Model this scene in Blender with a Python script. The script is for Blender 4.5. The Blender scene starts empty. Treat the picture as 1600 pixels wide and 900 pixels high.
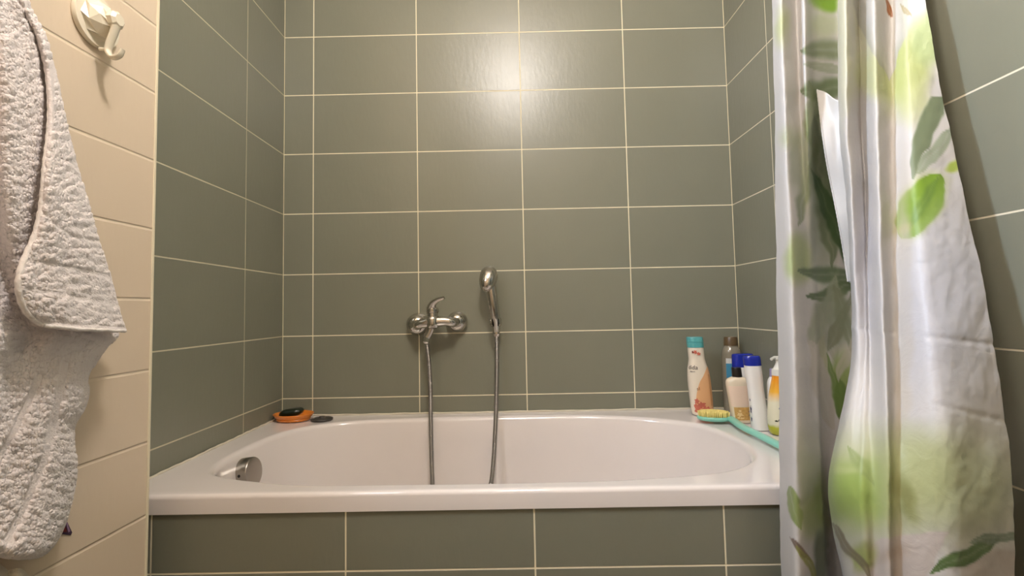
import bpy, bmesh, math, random
from mathutils import Vector, Matrix, noise
random.seed(4)
S = bpy.context.scene
COL = S.collection
PI = math.pi

# ------------------------------------------------------------------ camera
CAM = Vector((-0.04449, -1.64621, 0.90309))
RM = Matrix(((0.999768, -0.007456, 0.020206), (0.008630, 0.998241, -0.058662), (-0.019733, 0.058823, 0.998073)))
F, CX, CY = 781.71, -7.339, -12.768
cd = bpy.data.cameras.new('camera'); cam = bpy.data.objects.new('camera', cd); COL.objects.link(cam)
m = Matrix.Identity(4)
for r in range(3):
    m[r][0] = RM[r][0]; m[r][1] = RM[r][2]; m[r][2] = -RM[r][1]; m[r][3] = CAM[r]
cam.matrix_world = m
cd.sensor_width = 36; cd.lens = F / 1600 * 36
cd.shift_x = -CX / 1600; cd.shift_y = CY / 1600
cd.clip_start = 0.02
S.camera = cam
# ------------------------------------------------------------------ light
w = bpy.data.worlds.new('world'); S.world = w; w.use_nodes = True
w.node_tree.nodes['Background'].inputs[0].default_value = (1, .93, .82, 1)
w.node_tree.nodes['Background'].inputs[1].default_value = 0.1
LAMP = Vector((-0.01, -1.30, 2.25)); LAMP_R = 0.072
LAMP_E = 172.0
LAMP_COL = (1.0, .93, .885, 1)
S.view_settings.view_transform = 'Standard'; S.view_settings.look = 'None'
S.view_settings.gamma = 1; S.view_settings.use_curve_mapping = False
S.view_settings.exposure = 0.08
def area(name, loc, target, size, size_y, power, col):
    l = bpy.data.lights.new(name, 'AREA'); l.shape = 'RECTANGLE'; l.size = size; l.size_y = size_y
    l.energy = power; l.color = col
    o = bpy.data.objects.new(name, l); COL.objects.link(o); o.location = loc
    o.rotation_euler = (Vector(target) - Vector(loc)).to_track_quat('-Z', 'Y').to_euler()
    return o
# added cool fill light by the left wall, unseen, cools curtain and right wall
fill = area('cool_fill_light', (-.655, -1.30, 1.70), (.69, -1.18, 1.15), .06, .45, 11, (.58, .76, 1.0)); fill.data.spread = math.radians(125)

# ------------------------------------------------------------------ helpers
def ray(px, py):
    return RM @ Vector(((px - 800 - CX) / F, 1, -(py - 450 - CY) / F))
def aty(px, py, y):
    d = ray(px, py); return CAM + d * ((y - CAM.y) / d.y)
def atz(px, py, z):
    d = ray(px, py); return CAM + d * ((z - CAM.z) / d.z)
def atx(px, py, x):
    d = ray(px, py); return CAM + d * ((x - CAM.x) / d.x)
def lerp(a, b, t): return a + (b - a) * t
def lin(c):
    return tuple(((v / 255) / 12.92 if v / 255 <= .04045 else ((v / 255 + .055) / 1.055) ** 2.4) for v in c)
def mat(name, rgb, rough=.5, metal=0, spec=.5, bump=None, coat=0, sub=0, trans=0, var=None):
    m = bpy.data.materials.new(name); m.use_nodes = True
    nt = m.node_tree; b = nt.nodes['Principled BSDF']
    c = (*lin(rgb), 1)
    b.inputs['Base Color'].default_value = c
    b.inputs['Roughness'].default_value = rough; b.inputs['Metallic'].default_value = metal
    b.inputs['Specular IOR Level'].default_value = spec
    b.inputs['Coat Weight'].default_value = coat; b.inputs['Coat Roughness'].default_value = .08
    b.inputs['Transmission Weight'].default_value = trans
    if sub:
        b.inputs['Subsurface Weight'].default_value = sub; b.inputs['Subsurface Scale'].default_value = .01
    tc = nt.nodes.new('ShaderNodeTexCoord')
    nz = nt.nodes.new('ShaderNodeTexNoise'); nz.inputs['Scale'].default_value = (bump[0] if bump else 30)
    nz.inputs['Detail'].default_value = 3
    nt.links.new(tc.outputs['Object'], nz.inputs['Vector'])
    if bump:
        bp = nt.nodes.new('ShaderNodeBump'); bp.inputs['Strength'].default_value = bump[1]; bp.inputs['Distance'].default_value = bump[2]
        nt.links.new(nz.outputs['Fac'], bp.inputs['Height']); nt.links.new(bp.outputs['Normal'], b.inputs['Normal'])
    if var is None: var = .04
    mr = nt.nodes.new('ShaderNodeMixRGB'); mr.blend_type = 'MIX'
    mr.inputs[1].default_value = tuple(v * (1 - var) for v in c[:3]) + (1,)
    mr.inputs[2].default_value = tuple(min(1, v * (1 + var)) for v in c[:3]) + (1,)
    nt.links.new(nz.outputs['Fac'], mr.inputs[0]); nt.links.new(mr.outputs[0], b.inputs['Base Color'])
    return m
def obj(name, verts, faces, m=None, parent=None, smooth=True, mats=None):
    me = bpy.data.meshes.new(name); me.from_pydata([tuple(v) for v in verts], [], faces); me.update()
    bm = bmesh.new(); bm.from_mesh(me); bmesh.ops.recalc_face_normals(bm, faces=bm.faces); bm.to_mesh(me); bm.free()
    if smooth:
        for p in me.polygons: p.use_smooth = True
    o = bpy.data.objects.new(name, me); COL.objects.link(o)
    if m: me.materials.append(m)
    if parent: o.parent = parent
    return o
def tag(o, label, cat, group=None):
    o['label'] = label; o['category'] = cat
    if group: o['group'] = group
    return o
def thing(name, loc, label, cat, group=None):
    o = bpy.data.objects.new(name, None); COL.objects.link(o); o.location = loc
    o.empty_display_size = .02
    return tag(o, label, cat, group)
def own(o, root):
    """parent a mesh built in world coordinates under root, baking the shift into the mesh"""
    mw = Matrix.Translation(-root.location)
    o.data.transform(mw); o.parent = root
    return o
def smooth_by_angle(o, deg=40):
    me = o.data; bm = bmesh.new(); bm.from_mesh(me)
    for e in bm.edges:
        if len(e.link_faces) == 2 and e.calc_face_angle(0) > math.radians(deg): e.smooth = False
    bm.to_mesh(me); bm.free(); return o
def bevel(o, w, n=2):
    b = o.modifiers.new('bevel', 'BEVEL'); b.width = w; b.segments = n; b.limit_method = 'ANGLE'; return o
def box(name, a, b, m, parent=None, kind=None, bv=0):
    v = [(x, y, z) for x in (a[0], b[0]) for y in (a[1], b[1]) for z in (a[2], b[2])]
    f = [(0, 1, 3, 2), (4, 6, 7, 5), (0, 4, 5, 1), (2, 3, 7, 6), (0, 2, 6, 4), (1, 5, 7, 3)]
    o = obj(name, v, f, m, parent, smooth=False)
    if kind: o['kind'] = kind
    if bv: bevel(o, bv)
    return o
def grid(rows, closed_u=False, cap0=False, cap1=False):
    n = len(rows[0]); vs = [v for r in rows for v in r]; fs = []
    for i in range(len(rows) - 1):
        for j in range(n if closed_u else n - 1):
            k = (j + 1) % n
            fs.append((i * n + j, i * n + k, (i + 1) * n + k, (i + 1) * n + j))
    if cap0: fs.append(tuple(range(n))[::-1])
    if cap1: fs.append(tuple((len(rows) - 1) * n + j for j in range(n)))
    return vs, fs
def frame_for(d):
    d = d.normalized(); up = Vector((0, 0, 1)) if abs(d.z) < .9 else Vector((0, 1, 0))
    a = d.cross(up).normalized(); return a, a.cross(d).normalized()
def lathe(name, p0, axis, prof, m, parent=None, n=32, sharp=35):
    """prof: (distance along axis, radius)"""
    axis = Vector(axis).normalized(); a, b = frame_for(axis); p0 = Vector(p0)
    rows = [[p0 + axis * t + (a * math.cos(q) + b * math.sin(q)) * max(r, 1e-5) for q in [2 * PI * k / n for k in range(n)]] for t, r in prof]
    o = obj(name, *grid(rows, True, True, True), m, parent)
    smooth_by_angle(o, sharp)
    return o
def cr(pts, n):
    """catmull-rom through pts, n samples per segment"""
    P = [Vector(p) for p in pts]; P = [P[0] * 2 - P[1]] + P + [P[-1] * 2 - P[-2]]
    out = []
    for i in range(1, len(P) - 2):
        for k in range(n):
            t = k / n; a, b, c, d = P[i - 1:i + 3]
            out.append(.5 * ((2 * b) + (c - a) * t + (2 * a - 5 * b + 4 * c - d) * t * t + (3 * b - a - 3 * c + d) * t ** 3))
    out.append(P[-2]); return out
def tube(name, path, rad, m, parent=None, n=12, flat=1, up=None):
    rows = []; prev = None
    for i, p in enumerate(path):
        d = (path[min(i + 1, len(path) - 1)] - path[max(i - 1, 0)]).normalized()
        if prev is None:
            a, b = frame_for(d)
            if up is not None: b = (Vector(up) - d * d.dot(Vector(up))).normalized(); a = d.cross(b)
        else: a = (prev - d * d.dot(prev)).normalized(); b = a.cross(d)
        prev = a
        r = rad(i, len(path)) if callable(rad) else rad
        rows.append([p + a * r * math.cos(q) + b * r * flat * math.sin(q) for q in [2 * PI * k / n for k in range(n)]])
    o = obj(name, *grid(rows, True, True, True), m, parent); smooth_by_angle(o, 50); return o

# ------------------------------------------------------------------ tile material
def tile_mat(name, tile, grout, zlines, uaxis, ulines, upitch=None, gw=.0016, rough=.33, relief=.0006, hgt_var=.05, bump=.0004, edge_bevel=0):
    """zlines = (z0, pitch) ; ulines = explicit joint positions along axis ; upitch = (u0, pitch)"""
    m = bpy.data.materials.new(name); m.use_nodes = True; nt = m.node_tree; N = nt.nodes; L = nt.links
    b = N['Principled BSDF']
    tc = N.new('ShaderNodeTexCoord'); sp = N.new('ShaderNodeSeparateXYZ'); L.new(tc.outputs['Object'], sp.inputs[0])
    def M(op, a, c=None, d=None):
        n = N.new('ShaderNodeMath'); n.operation = op
        for i, v in enumerate((a, c, d)):
            if v is None: continue
            if isinstance(v, (int, float)): n.inputs[i].default_value = v
            else: L.new(v, n.inputs[i])
        return n.outputs[0]
    def per(out, u0, p):
        return M('PINGPONG', M('SUBTRACT', out, u0), p / 2)
    z = sp.outputs['Z']; u = sp.outputs[uaxis]
    dist = per(z, zlines[0], zlines[1])
    if upitch: dist = M('MINIMUM', dist, per(u, upitch[0], upitch[1]))
    for q in ulines: dist = M('MINIMUM', dist, M('ABSOLUTE', M('SUBTRACT', u, q)))
    mr = N.new('ShaderNodeMapRange'); mr.inputs[1].default_value = gw * .75; mr.inputs[2].default_value = gw * 1.25
    mr.inputs[3].default_value = 0; mr.inputs[4].default_value = 1; L.new(dist, mr.inputs[0])
    fac = mr.outputs[0]
    nz = N.new('ShaderNodeTexNoise'); nz.inputs['Scale'].default_value = 7; nz.inputs['Detail'].default_value = 6
    L.new(tc.outputs['Object'], nz.inputs['Vector'])
    c1 = (*lin(tile), 1)
    mx = N.new('ShaderNodeMixRGB'); mx.inputs[1].default_value = tuple(v * (1 - hgt_var) for v in c1[:3]) + (1,)
    mx.inputs[2].default_value = tuple(v * (1 + hgt_var) for v in c1[:3]) + (1,); L.new(nz.outputs['Fac'], mx.inputs[0])
    g = N.new('ShaderNodeMixRGB'); g.inputs[1].default_value = (*lin(grout), 1); L.new(mx.outputs[0], g.inputs[2]); L.new(fac, g.inputs[0])
    L.new(g.outputs[0], b.inputs['Base Color'])
    rr = N.new('ShaderNodeMapRange'); rr.inputs[3].default_value = .8; rr.inputs[4].default_value = rough; L.new(fac, rr.inputs[0])
    L.new(rr.outputs[0], b.inputs['Roughness'])
    n2 = N.new('ShaderNodeTexNoise'); n2.inputs['Scale'].default_value = 90; n2.inputs['Detail'].default_value = 4
    mp_ = N.new('ShaderNodeMapping'); mp_.inputs['Scale'].default_value = (1, 1, .35); L.new(tc.outputs['Object'], mp_.inputs[0])
    L.new(mp_.outputs[0], n2.inputs['Vector'])
    prof = fac
    if edge_bevel:
        e = N.new('ShaderNodeMapRange'); e.interpolation_type = 'SMOOTHSTEP'
        e.inputs[1].default_value = gw * .6; e.inputs[2].default_value = edge_bevel; L.new(dist, e.inputs[0]); prof = e.outputs[0]
    h = M('ADD', M('MULTIPLY', prof, relief), M('MULTIPLY', n2.outputs['Fac'], bump))
    bp = N.new('ShaderNodeBump'); bp.inputs['Strength'].default_value = 1; bp.inputs['Distance'].default_value = 1
    L.new(h, bp.inputs['Height']); L.new(bp.outputs['Normal'], b.inputs['Normal'])
    return m
XL, XR = -.7987, .6934
GZ = (1.8412, .2025)
GREEN, GROUT = (127, 127, 111), (236, 226, 196)
BEIGE, BGROUT = (226, 207, 182), (232, 216, 190)
m_back = tile_mat('green_tiles_back', GREEN, GROUT, GZ, 'X', [-.6992, -.3496, 0, .3496, XL, XR])
m_left = tile_mat('green_tiles_left', GREEN, (205, 196, 168), GZ, 'Y', [-.2366, 0])
m_right = tile_mat('green_tiles_right', GREEN, (222, 214, 190), GZ, 'Y', [0], (-.2626, .35))
m_panel = tile_mat('green_tiles_panel', GREEN, GROUT, (.427, .2025), 'X', [-.722, -.3601, -.0105, .3391])
m_beige = tile_mat('beige_tiles', BEIGE, BGROUT, (1.4319, .12468), 'Y', [], (-1.02, .30), gw=.001, rough=.35, relief=.0011, edge_bevel=.0035, hgt_var=.02, bump=.0003)
m_beige_x = tile_mat('beige_tiles_rear', BEIGE, BGROUT, (1.4319, .12468), 'X', [], (0, .30), gw=.001, rough=.35, relief=.0011, edge_bevel=.0035, hgt_var=.02)
m_floor = tile_mat('floor_tiles', (84, 76, 66), GROUT, (-.1, 5), 'X', [], (0, .33), rough=.4)
m_ceiling = mat('ceiling_paint', (238, 232, 222), .9, bump=(60, .1, .002))
m_trim = mat('cream_corner_bead', (238, 226, 198), .4)

# ------------------------------------------------------------------ room shell
H = 2.42; YB = -2.55; T = .1
box('wall_back', (XL - T, 0, 0), (XR + T, T, H), m_back, kind='structure')
box('wall_left', (XL - T, -.76, 0), (XL, 0, H), m_left, kind='structure')
box('wall_right', (XR, YB, 0), (XR + T, 0, H), m_right, kind='structure')
PX, PY, TH = -.68418, -.76, .02752
L2 = (PY - YB)
v = [(PX, PY), (PX - math.sin(TH) * L2, YB), (PX - .22, YB), (PX - .22, PY)]
vv = [(x, y, 0) for x, y in v] + [(x, y, H) for x, y in v]
o = obj('wall_left_front', vv, [(0, 1, 2, 3), (4, 5, 6, 7), (0, 1, 5, 4), (1, 2, 6, 5), (2, 3, 7, 6), (3, 0, 4, 7)], m_beige, smooth=False)
o['kind'] = 'structure'
box('wall_front', (PX - .25, YB - T, 0), (XR + T, YB, H), m_beige_x, kind='structure')
box('floor', (PX - .3, YB - T, -T), (XR + T, T, 0), m_floor, kind='structure')
box('ceiling', (PX - .3, YB - T, H), (XR + T, T, H + T), m_ceiling, kind='structure')
o = box('trim_1', (PX - .0045, PY - .004, 0), (PX + .0015, PY + .0015, H), m_trim, kind='structure', bv=.001)
def wallx(y): return PX - math.tan(TH) * (PY - y)
# tiled panel under the tub
box('wall_tub_panel', (XL, -.6961, 0), (XR, -.682, .5345), m_panel, kind='structure')

# ceiling lamp
m_lamp = bpy.data.materials.new('lamp_glow'); m_lamp.use_nodes = True
nt = m_lamp.node_tree; bb = nt.nodes['Principled BSDF']
bb.inputs['Emission Color'].default_value = LAMP_COL; bb.inputs['Emission Strength'].default_value = LAMP_E
lamp = thing('ceiling_lamp', (LAMP.x, LAMP.y, H), 'round opal ceiling lamp hanging above the bathroom', 'lamp')
o = lathe('lamp_shade', LAMP - Vector((0, 0, LAMP_R * 1.5)), (0, 0, 1), [(LAMP_R * 1.5 * (1 - math.cos(a)), LAMP_R * math.sin(a)) for a in [PI * k / 16 for k in range(17)]], m_lamp); own(o, lamp)
o = lathe('lamp_base', (LAMP.x, LAMP.y, H), (0, 0, -1), [(0, .06), (.02, .06), (.03, .05), (.04, .012), (.068, .012)], mat('lamp_white', (240, 238, 230), .4)); own(o, lamp)

# ------------------------------------------------------------------ bathtub
m_tub = mat('white_acrylic', (232, 224, 219), .12, spec=.5, coat=.3, var=.01)
ZT = .57
cont = [(-.60, -.612), (-.45, -.648), (-.2, -.654), (0, -.655), (.165, -.650), (.318, -.628), (.405, -.597), (.468, -.54), (.500, -.47), (.510, -.40),
        (.508, -.33), (.495, -.25), (.46, -.185), (.363, -.118), (.22, -.07), (.067, -.055), (-.10, -.054), (-.32, -.06), (-.52, -.082), (-.63, -.13), (-.69, -.20), (-.715, -.30), (-.72, -.42), (-.71, -.51), (-.675, -.575)]
cl = cr([(x, y, 0) for x, y in cont + [cont[0]]], 8)[:-1]
# redistribute by angle about the centre so that the outer rectangle can be matched
CC = Vector((-.11, -.355, 0)); NB = 240
def polar(pts, ang):
    best = None; d = Vector((math.cos(ang), math.sin(ang), 0))
    for i in range(len(pts)):
        a = pts[i] - CC; b = pts[(i + 1) % len(pts)] - CC; e = b - a
        den = d.x * (-e.y) + d.y * e.x
        if abs(den) < 1e-12: continue
        t = (a.x * (-e.y) + a.y * e.x) / den; s = (d.x * a.y - d.y * a.x) / den
        if t > 0 and -1e-6 <= s <= 1 + 1e-6: best = t
    return best
X0, X1, Y0, Y1 = XL + .0015, XR - .0015, -.70, -.0020
corners = [math.atan2(y - CC.y, x - CC.x) for x in (X0, X1) for y in (Y0, Y1)]
angs = [2 * PI * k / NB - PI for k in range(NB)]
for c in corners:
    k = min(range(NB), key=lambda i: abs(angs[i] - c)); angs[k] = c
R_in = [polar(cl, a) for a in angs]
def rect_r(a, x0, x1, y0, y1):
    c, s = math.cos(a), math.sin(a); t = 9
    if c > 1e-9: t = min(t, (x1 - CC.x) / c)
    if c < -1e-9: t = min(t, (x0 - CC.x) / c)
    if s > 1e-9: t = min(t, (y1 - CC.y) / s)
    if s < -1e-9: t = min(t, (y0 - CC.y) / s)
    return t
def ring(fr, z):
    return [CC + Vector((math.cos(a), math.sin(a), 0)) * fr(i, a) + Vector((0, 0, z)) for i, a in enumerate(angs)]
def floor_r(a):
    # superellipse for the basin floor
    A = .50 if math.cos(a) < 0 else .40; B = .20
    return 1 / ((abs(math.cos(a) / A) ** 3 + abs(math.sin(a) / B) ** 3) ** (1 / 3))
rows = []
ZB = ZT - .4325
rows.append(ring(lambda i, a: floor_r(a) * .2, ZB))
rows.append(ring(lambda i, a: floor_r(a) * .6, ZB))
for s_ in [k / 8 for k in range(8, 0, -1)]:
    rows.append(ring(lambda i, a: lerp(R_in[i] - .001, floor_r(a) + .007, s_ ** 1.1), ZT - .018 - .4145 * (1 - (1 - s_) ** 1.55) if s_ < 1 else ZB))
rows.append(ring(lambda i, a: R_in[i] + .003, ZT - .014))
rows.append(ring(lambda i, a: lerp(rect_r(a, X0, X1, Y0 + .012, Y1), R_in[i] + .006, .5), ZT - .010))
rows.append(ring(lambda i, a: rect_r(a, X0 + .001, X1 - .001, Y0 + .010, Y1 - .001), ZT - .012))
rows.append(ring(lambda i, a: rect_r(a, X0, X1, Y0 + .006, Y1), .5355))
rows.append(ring(lambda i, a: rect_r(a, X0, X1, Y0 + .0, Y1), .535))
for t in (0, .2, .4, .6, .8, 1):
    q = t * PI / 2
    rows.append(ring(lambda i, a: rect_r(a, X0, X1, Y0 + .008 * (1 - math.cos(q)), Y1), ZT - .008 + .008 * math.sin(q)))
for t in (.25, .5, .75, .95):
    rows.append(ring(lambda i, a: lerp(rect_r(a, X0, X1, Y0 + .008, Y1), R_in[i] + .010, t), ZT - .0015 * t))
for t in (0, .15, .3, .45, .6, .75, .9, 1):       # roll-over lip
    q = t * PI / 2 * .86
    rows.append(ring(lambda i, a: R_in[i] + .010 - .016 * math.sin(q), ZT - .0015 - .016 * (1 - math.cos(q))))
zl = rows[-1][0].z
for t in [k / 14 for k in range(1, 15)]:
    s = t; f = 1 - (1 - s ** 1.0)
    zz = zl - .40 * (1 - (1 - s) ** 1.55) if s < 1 else zl - .40
    rows.append(ring(lambda i, a: lerp(R_in[i] - .008, floor_r(a), s ** 1.1), zz))
rows.append(ring(lambda i, a: floor_r(a) * .6, zl - .405))
rows.append(ring(lambda i, a: floor_r(a) * .2, zl - .408))
vs, fs = grid(rows, True, True, True)
tub = obj('bathtub', vs, fs, m_tub); smooth_by_angle(tub, 45)
tag(tub, 'long white bathtub fitted between the green tiled walls', 'bathtub')
# silicone seal
m_seal = mat('silicone', (214, 206, 186), .45, bump=(14, .3, .002), var=.3)
def sealbead(p, q):
    path = [Vector(p).lerp(Vector(q), k / 60) + Vector((0, 0, .0006 * math.sin(k * 1.7) + .0005 * math.sin(k * .43))) for k in range(61)]
    return tube('sealant', path, .003, m_seal, tub, 8)
sealbead((XL + .004, -.0040, ZT + .002), (XR - .004, -.0040, ZT + .002))
sealbead((XL + .0040, -.004, ZT + .002), (XL + .0040, -.695, ZT + .001))
sealbead((XR - .0040, -.004, ZT + .002), (XR - .0040, -.695, ZT + .001))
# overflow
m_chrome = mat('chrome', (205, 200, 192), .10, metal=1, var=.02)
m_chrome_d = mat('brushed_chrome', (165, 160, 152), .3, metal=1, var=.04)
m_black = mat('black_hole', (12, 11, 10), .6)
ax = Vector((.985, -.06, .12)).normalized()
pc = Vector((-.709, -.405, .516))
ov = lathe('overflow_cover', pc, ax, [(0, .030), (.002, .036), (.027, .036), (.0295, .0345), (.030, .033), (.0302, .001)], m_chrome_d, tub, 48)
aa, ab = frame_for(ax)
dirn = (CAM - pc); dirn = (dirn - ax * dirn.dot(ax)).normalized()
dirn = (dirn * 1 + Vector((0, 0, -.15))).normalized()
lathe('overflow_hole', pc + ax * .014 + dirn * .0350, dirn, [(0, .0035), (.0012, .0035)], m_black, ov, 16)

# ------------------------------------------------------------------ mixer
mx = thing('bath_mixer', (-.29, 0, .867), 'chrome single-lever bath mixer on the green tiled wall', 'tap')
def W(px, py, y): return aty(px, py, y)
eL, eR = W(651, 507, -.03), W(713, 503, -.03)
def dome(c, r, d):
    return [(0, r)] + [(.004 + d * math.sin(t), r * math.cos(t) ** .8) for t in [PI / 2 * k / 12 for k in range(12)]] + [(.004 + d, .0005)]
for c, r, d in ((eL, .0375, .040), (eR, .0345, .036)):
    o = lathe('wall_flange', (c.x, 0, c.z), (0, -1, 0), dome(c, r, d), m_chrome, None, 40); own(o, mx)
yb = -.066
bc = W(676, 503, yb)
pl_, pr_ = W(657, 505, yb), W(706, 501, yb)
o = tube('mixer_body', cr([(eL.x, -.03, eL.z), (eL.x + .010, -.058, eL.z), pl_ + Vector((.008, 0, 0)), bc, bc.lerp(pr_, .6), (eR.x - .010, -.060, eR.z), (eR.x, -.03, eR.z)], 8),
         lambda i, n: .0150 + .0045 * math.exp(-((i / n - .48) / .12) ** 2), m_chrome, None, 24); own(o, mx)
o = lathe('mixer_barrel', bc + Vector((0, 0, -.022)), (0, -.0, 1), [(0, .012), (.004, .020), (.014, .0230), (.03, .0230), (.036, .021), (.040, .0175), (.050, .0175), (.053, .0200), (.062, .0200), (.067, .016), (.069, .002)], m_chrome, None, 36); own(o, mx)
ct = W(676, 487, yb)
lev = [W(675, 488, yb), W(674, 481, yb - .006), W(677, 474, yb - .016), W(684, 468.5, yb - .028), W(694, 465, yb - .038)]
o = tube('mixer_lever', cr(lev, 8), lambda i, n: lerp(.0195, .0055, (i / (n - 1)) ** .8), m_chrome, None, 20, flat=.7); own(o, mx)
op = [W(674, 512, yb), W(671, 520, yb), W(667, 527, yb)]
o = tube('hose_outlet', cr(op, 6), .0115, m_chrome, None, 20); own(o, mx)
nutd = (W(666, 535, yb) - W(667.5, 525, yb)).normalized()
o = lathe('outlet_nut', W(667, 526, yb), nutd, [(0, .0095), (.001, .0115), (.016, .0115), (.019, .0095), (.022, .0075)], m_chrome, None, 8, 20); own(o, mx)
# ------------------------------------------------------------------ hand shower + holder + hose
yh = -.052
hs = thing('hand_shower', tuple(W(775, 512, yh)), 'chrome hand shower with a round head held upright on the tiled wall', 'shower head')
hp = [W(775.5, 519, yh + .004), W(775, 506, yh), W(773, 490, yh - .006), W(770, 470, yh - .012), W(766.5, 450, yh - .013), W(763, 436, yh - .008)]
o = tube('handle', cr(hp, 10), lambda i, n: lerp(.0125, .0185, (i / n)), m_chrome, None, 24); own(o, hs)
for k in (-1, 0, 1):   # dark grip grooves
    gp = [p + Vector((k * .0045, -.0100 - .003 * (i / 40) , 0)) for i, p in enumerate(cr(hp[1:5], 10))]
# head: egg shaped back, tilted
hc = W(763, 430, -.066)
hn = Vector((.05, .86, -.50)).normalized()
a1 = (Vector((.12, 0, 1)) - hn * Vector((.12, 0, 1)).dot(hn)).normalized(); b1 = hn.cross(a1)
rows = []
for t in [k / 14 for k in range(15)]:
    q = t * PI / 2
    rr = .0300 * math.sin(q) ** .9 if t > 0 else .0003
    dpt = -.028 * math.cos(q)
    rows.append([hc + hn * (.006 + dpt) + (b1 * math.cos(s) * rr * .96 + a1 * math.sin(s) * rr * (1.22 if math.sin(s) > 0 else 1.8) - a1 * .006 * (1 - t)) for s in [2 * PI * k / 40 for k in range(40)]])
for rr, dd in ((.0305, .012), (.029, .015), (.024, .0155), (.001, .016)):
    rows.append([hc + hn * dd + (b1 * math.cos(s) * rr * .96 + a1 * math.sin(s) * rr * (1.22 if math.sin(s) > 0 else 1.8)) for s in [2 * PI * k / 40 for k in range(40)]])
o = obj('spray_head', *grid(rows, True, True, True), m_chrome); smooth_by_angle(o, 45); own(o, hs)
o = lathe('hose_nut', W(775.4, 514, yh + .002), (W(776, 525, yh) - W(775.4, 514, yh)).normalized(), [(0, .0095), (.002, .0112), (.016, .0112), (.022, .0085), (.026, .007)], m_chrome, None, 10, 20); own(o, hs)
hl = thing('shower_holder', (W(774, 507, 0).x, 0, W(774, 507, 0).z), 'small chrome wall holder gripping the hand shower handle', 'holder')
c0 = W(774, 508, 0)
o = lathe('holder_base', (c0.x, 0, c0.z), (0, -1, 0), [(0, .013), (.004, .013), (.008, .010), (.034, .009)], m_chrome, None, 28); own(o, hl)
c1 = W(774.6, 505, yh)
dd = (W(773.4, 490, yh) - W(775, 512, yh)).normalized()
rows = []
A, B = frame_for(dd)
for t, r in ((0, .0128), (0, .0172), (.006, .0190), (.022, .0190), (.026, .0175), (.026, .0138)):
    row = []
    for k in range(29):
        q = lerp(-PI * .82, PI * .82, k / 28)
        # the opening faces the viewer
        row.append(c1 + dd * (t - .010) + (Vector((0, 1, 0)) * math.cos(q) + dd.cross(Vector((0, 1, 0))) * math.sin(q)) * r)
    rows.append(row)
rows.append(rows[0])
o = obj('holder_clip', *grid(rows), m_chrome); own(o, hl)
m_hose = mat('hose_steel', (150, 146, 140), .32, metal=1, var=.05)
hpts = [W(667, 538, yb), W(668.5, 550, yb - .001), W(671, 575, yb - .006), W(672.5, 610, yb - .015), W(673, 650, -.092), W(674, 700, -.125), W(675.5, 752, -.165)]
e = hpts[-1]
g1, g2 = W(768, 752, -.165), W(771.5, 715, -.14)
low = [Vector((e.x + .008, -.20, .37)), Vector((e.x + .045, -.24, .27)), Vector((lerp(e.x, g1.x, .5), -.26, .225)), Vector((g1.x - .045, -.24, .27)), Vector((g1.x - .010, -.20, .38))]
hpts += low + [g1, g2, W(773.5, 680, -.115), W(775, 645, -.09), W(776, 600, -.068), W(776.5, 560, -.056), W(776, 524, yh + .001)]
dense = cr(hpts, 60)
# resample to even spacing, ribbed
acc = [dense[0]]; step = .0013; rest = 0
for i in range(len(dense) - 1):
    a, b = dense[i], dense[i + 1]; L_ = (b - a).length; pos = step - rest
    while pos <= L_:
        acc.append(a.lerp(b, pos / L_)); pos += step
    rest = L_ - (pos - step)
o = tube('shower_hose', acc, lambda i, n: .0066 + (.0009 if i % 3 == 0 else -.0002), m_hose, None, 12)
for p in o.data.polygons: p.use_smooth = True
tag(o, 'ribbed grey metal shower hose looping from the mixer down into the tub', 'hose')

# ------------------------------------------------------------------ soap dish, soap, plug
m_orange = mat('orange_ceramic', (226, 132, 40), .25, coat=.3)
sc = Vector((-.7325, -.066, ZT))
def ellrings(c, prof, n=56, sy=1.0, flute=0, nf=0, rot=0):
    rows = []
    for z, r in prof:
        row = []
        for k in range(n):
            q = 2 * PI * k / n; rr = r + (flute * math.cos(nf * q) if flute else 0)
            x, y = rr * math.cos(q), rr * sy * math.sin(q)
            row.append(c + Vector((x * math.cos(rot) - y * math.sin(rot), x * math.sin(rot) + y * math.cos(rot), z)))
        rows.append(row)
    return rows
o = obj('soap_dish', *grid(ellrings(sc, [(0.0005, .044), (.002, .050), (.007, .0525), (.009, .0510), (.012, .0555), (.019, .0605), (.0215, .0615), (.0225, .0605), (.022, .0575), (.016, .0530), (.010, .048), (.009, .03), (.009, .001)], sy=.80), True, True, True), m_orange)
smooth_by_angle(o, 50)
tag(o, 'oval orange soap dish in the back left corner of the tub rim', 'soap dish')
m_soap = mat('dark_soap', (22, 34, 20), .3, bump=(60, .5, .003), var=.5)
vs = []
rows = []
for i in range(15):
    t = -PI / 2 + PI * i / 14
    row = []
    for k in range(40):
        q = 2 * PI * k / 40
        cx = math.copysign(abs(math.cos(q)) ** .6, math.cos(q)); sx = math.copysign(abs(math.sin(q)) ** .6, math.sin(q))
        ct_ = max(math.cos(t), 0.001) ** .5
        x, y, z = .035 * cx * ct_, .023 * sx * ct_, .0125 * math.sin(t)
        nn = noise.noise(Vector((x * 60, y * 60, z * 60))) * .0018
        p = Vector((x, y, z)) * (1 + nn * 30); p.z += x * .12
        row.append(sc + Vector((-.005, -.004, .0255)) + p)
    rows.append(row)
o = obj('soap_bar', *grid(rows, True, True, True), m_soap)
tag(o, 'very dark green bar of soap lying in the orange dish', 'soap')
m_plug = mat('dark_steel', (74, 70, 66), .5, metal=.3)
pc2 = Vector((-.643, -.068, ZT - .001))
pg = lathe('bath_plug', pc2, (0, 0, 1), [(0, .028), (.001, .032), (.0045, .0335), (.0065, .032), (.0075, .020), (.0082, .012), (.010, .009), (.0125, .008), (.0135, .004), (.0137, .0005)], m_plug, None, 44)
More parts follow.
